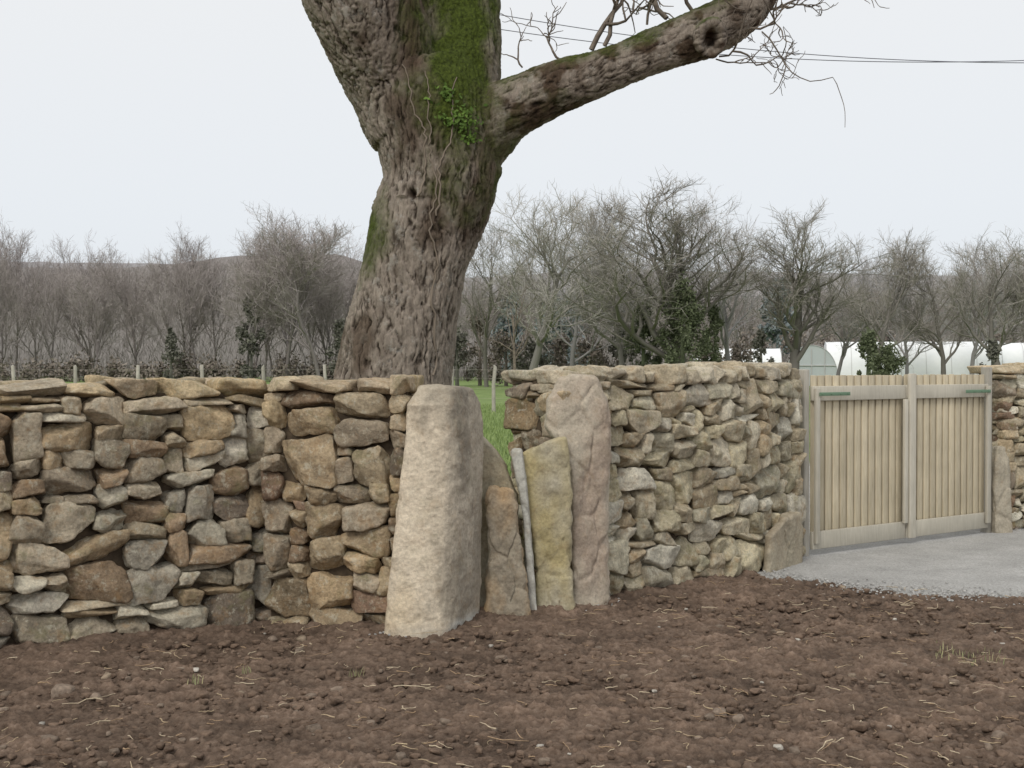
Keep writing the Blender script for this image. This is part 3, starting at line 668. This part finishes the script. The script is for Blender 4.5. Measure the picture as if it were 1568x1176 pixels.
put_tree(490,314,140,208,150,.20,.7,1.,MF1,wt=.016);put_tree(1120,280,98,210,180,.24,.8,1.1,MF3,wt=.014); put_tree(745,314,105,211,130,.2,.8,1.)
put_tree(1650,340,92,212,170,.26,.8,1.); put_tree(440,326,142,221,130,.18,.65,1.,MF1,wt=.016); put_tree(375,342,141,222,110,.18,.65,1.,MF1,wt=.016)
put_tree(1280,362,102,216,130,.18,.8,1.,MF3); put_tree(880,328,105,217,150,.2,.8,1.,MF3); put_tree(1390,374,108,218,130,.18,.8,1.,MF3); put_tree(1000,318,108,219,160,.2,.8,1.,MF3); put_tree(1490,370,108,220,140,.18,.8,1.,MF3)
def leafy(name,px_,base,top,d,wpx,mat,seed,n=9000,leaf=.16,parent=None,clumps=26):
    r=np.random.default_rng(seed); zb=1.6-(base-562)*d/F; zt=1.6-(top-562)*d/F; w=wpx*d/F/2; H=zt-zb; zb=max(zb,0)
    C=[]
    for k in range(clumps):
        t=r.random()**.8; rad=w*math.sin(min(1,.25+t*.9)*pi*.93)**.6*(1-.35*t); a=r.uniform(0,6.28); q=math.sqrt(r.random())*rad*.95
        C.append((q*math.cos(a),q*math.sin(a),zb+t*H*.94,r.uniform(.08,.34)*w))
    C=np.array(C); ci=r.integers(0,clumps,n); dr=r.normal(size=(n,3)); dr/=np.linalg.norm(dr,axis=1)[:,None]
    p=C[ci,:3]+dr*(C[ci,3]*r.random(n)**.35*r.uniform(.8,1.6,n))[:,None]*np.array([1,1,1.4]); p[:,2]=np.clip(p[:,2],.0,None)
    a=r.normal(size=(n,3));a/=np.linalg.norm(a,axis=1)[:,None]; b_=np.cross(a,r.normal(size=(n,3)));b_/=np.linalg.norm(b_,axis=1)[:,None]
    s=leaf*r.uniform(.6,1.3,n)[:,None]
    V=np.stack([p-a*s,p+b_*s*.6,p+a*s,p-b_*s*.6],1).reshape(-1,3)
    V2_,Q2=tube([[0,0,0],[0,0,zb+H*.8]],[.2,.05],6)
    o=obj(name,mesh_np(name,np.vstack([V,V2_]),np.vstack([np.arange(4*n).reshape(-1,4),Q2+4*n]),mat,smooth=False),parent); o.location=((px_-784)*d/F,d,0); return o
gd=leafmat('evergreen_leaf',(.085,.10,.06),(.16,.185,.105)); gdd=leafmat('dark_hedge_leaf',(.12,.12,.10),(.19,.187,.155)); gb=leafmat('hazy_conifer_leaf',(.17,.205,.21),(.24,.275,.285)); brn=leafmat('brown_scrub',(.16,.135,.115),(.28,.245,.21))  # conifer leaf: distance haze painted in as a blue-grey tint
leafy('ivy_clad_tree',1045,570,425,88,90,gd,1,7500,.10,None,44); leafy('ivy_clad_tree',985,570,462,90,60,gd,2,3200,.10); leafy('ivy_clad_tree',1095,570,465,90,50,gd,3,2600,.10)
leafy('evergreen_bush',385,585,450,141,55,gdd,4,2200,.2); leafy('evergreen_bush',262,585,500,141,40,gdd,5,1300,.2); leafy('evergreen_bush',520,585,490,141,45,gdd,6,1400,.2)
leafy('evergreen_bush',1330,575,505,78,50,gd,9,3500,.09);leafy('evergreen_bush',1360,575,530,75,60,gd,10,3200,.08); leafy('evergreen_bush',1165,575,505,90,40,gdd,11,1600,.12);leafy('evergreen_bush',1520,575,520,88,40,gdd,23,1500,.12)
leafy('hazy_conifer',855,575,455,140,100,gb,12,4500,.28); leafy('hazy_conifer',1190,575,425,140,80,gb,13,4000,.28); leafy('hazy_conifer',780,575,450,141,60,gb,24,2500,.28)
hg=empty('hedgerow')
for i_,(a,tp_) in enumerate([(700,490),(735,475),(775,505),(815,520),(860,515),(905,515),(950,505),(1080,525),(1130,525),(640,500)]):
    leafy('hedge_clump_%d'%i_,a,582,tp_,110+random.uniform(-3,3),80,gdd if i_%3==0 else brn,40+i_,2200,.13,parent=hg,clumps=18)
for i_ in range(46):
    a=-500+i_*55
    if 620<a<1150: continue
    leafy('scrub_clump_%d'%i_,a+random.uniform(-15,15),585,random.uniform(545,568) if a<700 else random.uniform(500,530),143 if a<700 else 124,90,brn,80+i_,1000,.2,parent=hg,clumps=12)
# ------------------------------------------------------------------ polytunnels
m,nt,b=M('polythene_sheet',.4); setc(nt,b,ramp(nt,noise(nt,objco(nt),.8,3),[(.3,(.80,.83,.85)),(.7,(.9,.92,.93))])); MPT=m
m,nt,b=M('tunnel_end_glazing',.3); b.inputs['Base Color'].default_value=(.55,.60,.62,1); MPE=m
m,nt,b=M('tunnel_hoop',.5); b.inputs['Base Color'].default_value=(.6,.6,.6,1); MHP=m
def tunnel(cx,cy,w,h,L,ang):
    e=empty('polytunnel',(cx,cy,0)); e.rotation_euler=(0,0,ang); n=24
    a=np.linspace(0,pi,n); prof=np.stack([-w/2*np.cos(a),h*np.sin(a)**.75],1); ks=int(L/2)+1; yy=np.linspace(-L/2,L/2,ks*3)
    V=[(p[0],y_,p[1]-.02*abs(math.sin(y_*pi/2))) for y_ in yy for p in prof]
    i=np.arange(len(yy)-1)[:,None]*n;j=np.arange(n-1)[None]; Q=np.stack([i+j,i+j+1,i+n+j+1,i+n+j],-1).reshape(-1,4)
    obj('sheet',mesh_np('sheet',V,Q,MPT),e)
    A=Acc()
    for y_ in np.linspace(-L/2,L/2,ks):
        V_,Q_=tube(np.stack([prof[:,0]*1.005,np.full(n,y_),prof[:,1]*1.005],1),np.full(n,.025),5); A.add(V_,Q_)
    for s in (-L/2,L/2):
        for t in (-.25,0,.25): V_,Q_=tube([[t*w,s,0],[t*w,s,h*.93]],[.04,.04],5); A.add(V_,Q_)
        V_,Q_=tube([[-w*.46,s,h*.5],[w*.46,s,h*.5]],[.04,.04],5); A.add(V_,Q_)
    obj('hoops',A.mesh('hoops',MHP),e)
    for s in (-L/2+.05,L/2-.05):
        bm=bmesh.new(); bm.faces.new([bm.verts.new((p[0],s,p[1])) for p in prof]); me=bpy.data.meshes.new('end_panel'); bm.to_mesh(me); bm.free(); me.materials.append(MPE); obj('end_panel',me,e)
tunnel(27.2,118,4.4,3.45,14,math.radians(-14)); tunnel(36,118,5,3.9,15,math.radians(80)); tunnel(20.5,120,4.5,3.3,8,math.radians(85)); tunnel(48,118,5,3.8,12,math.radians(78))
# ------------------------------------------------------------------ fence, sapling, power lines
A=Acc(); d=46
for k,a in enumerate(list(range(-460,740,96))+[756,852,948,1044]):
    x0=(a-784)*d/F; V_,Q_=tube([[x0,d,-.2],[x0+random.gauss(0,.02),d,1.0],[x0+random.gauss(0,.03),d,1.64+random.gauss(0,.03)],[x0,d,1.67]],[.07,.065,.06,.02],8); A.add(V_,Q_)
for z in (.5,.85,1.2,1.5):
    V_,Q_=tube([[xx,d-.07,z] for xx in np.linspace(-28.6,6,30)],[.003]*30,4); A.add(V_,Q_)
obj('field_fence',A.mesh('field_fence',MPOST))
A=Acc(); V_,Q_=tube([S(787,640,38),S(788,560,38),S(786,485,38)],[.05,.045,.02],6); A.add(V_,Q_)
for k in range(9): twig(S(787,560-7*k,38),np.array([random.gauss(0,.6),random.gauss(0,.5),1]),1.2,.018,1,A,.15,.1,5)
obj('sapling',A.mesh('sapling',MTW))
m,nt,b=M('cable',.5); b.inputs['Base Color'].default_value=(.16,.16,.2,1)
A=Acc()
for L in ([(-300,-230),(300,-75),(765,22),(1000,60),(1200,84),(1400,95),(1568,97),(1900,88),(2600,30)],[(-300,-180),(300,-40),(765,45),(1000,72),(1200,93),(1400,101),(1568,93),(1900,70),(2600,-20)]):
    K=np.array(L,float)
    co_=np.polyfit(K[:,0],K[:,1],4); X_=np.linspace(-300,2600,90); Y_=np.polyval(co_,X_)
    pts=[S(a,b_,34) for a,b_ in zip(X_,Y_)]; V_,Q_=tube(pts,[.011]*90,6); A.add(V_,Q_)
obj('power_line',A.mesh('power_line',m))
# ------------------------------------------------------------------ light, sky, camera
w=bpy.data.worlds.new('World'); bpy.context.scene.world=w; w.use_nodes=True; nt=w.node_tree; bg=nt.nodes['Background']
sk=nd(nt,'ShaderNodeTexSky',sky_type='NISHITA'); sk.sun_disc=False; sk.sun_elevation=math.radians(42); sk.sun_rotation=math.radians(205); sk.dust_density=4
tc=nd(nt,'ShaderNodeTexCoord'); sx=nd(nt,'ShaderNodeSeparateXYZ'); nt.links.new(tc.outputs['Generated'],sx.inputs[0])
g=ramp(nt,sx.outputs[2],[(0.,(.80,.85,.90)),(.12,(.85,.885,.925)),(.30,(.90,.91,.92)),(1.,(1.,.99,.97))])
g=mix(nt,1.,g,(10.,10.,10.),'MULTIPLY')
c=mix(nt,.93,sk.outputs[0],g); nt.links.new(c,bg.inputs[0]); bg.inputs[1].default_value=.1
L=bpy.data.lights.new('sun','SUN'); L.energy=1.45; L.angle=math.radians(18); L.color=(1,.95,.87); lo=obj('sun',L)
el,az=math.radians(42),math.radians(205)
dv=Vector((math.sin(az)*math.cos(el),math.cos(az)*math.cos(el),math.sin(el))); lo.rotation_euler=dv.to_track_quat('Z','Y').to_euler()
cam=bpy.data.cameras.new('camera'); cam.lens=36*2000/1568; cam.sensor_width=36; cam.clip_end=6000; cam.clip_start=.05
co_=obj('camera',cam); co_.location=(0,0,CAMH); co_.rotation_euler=(math.radians(90)-math.atan(26/2000),0,0)
bpy.context.scene.camera=co_
bpy.context.scene.view_settings.view_transform='Standard'; bpy.context.scene.view_settings.look='None'; bpy.context.scene.view_settings.exposure=0
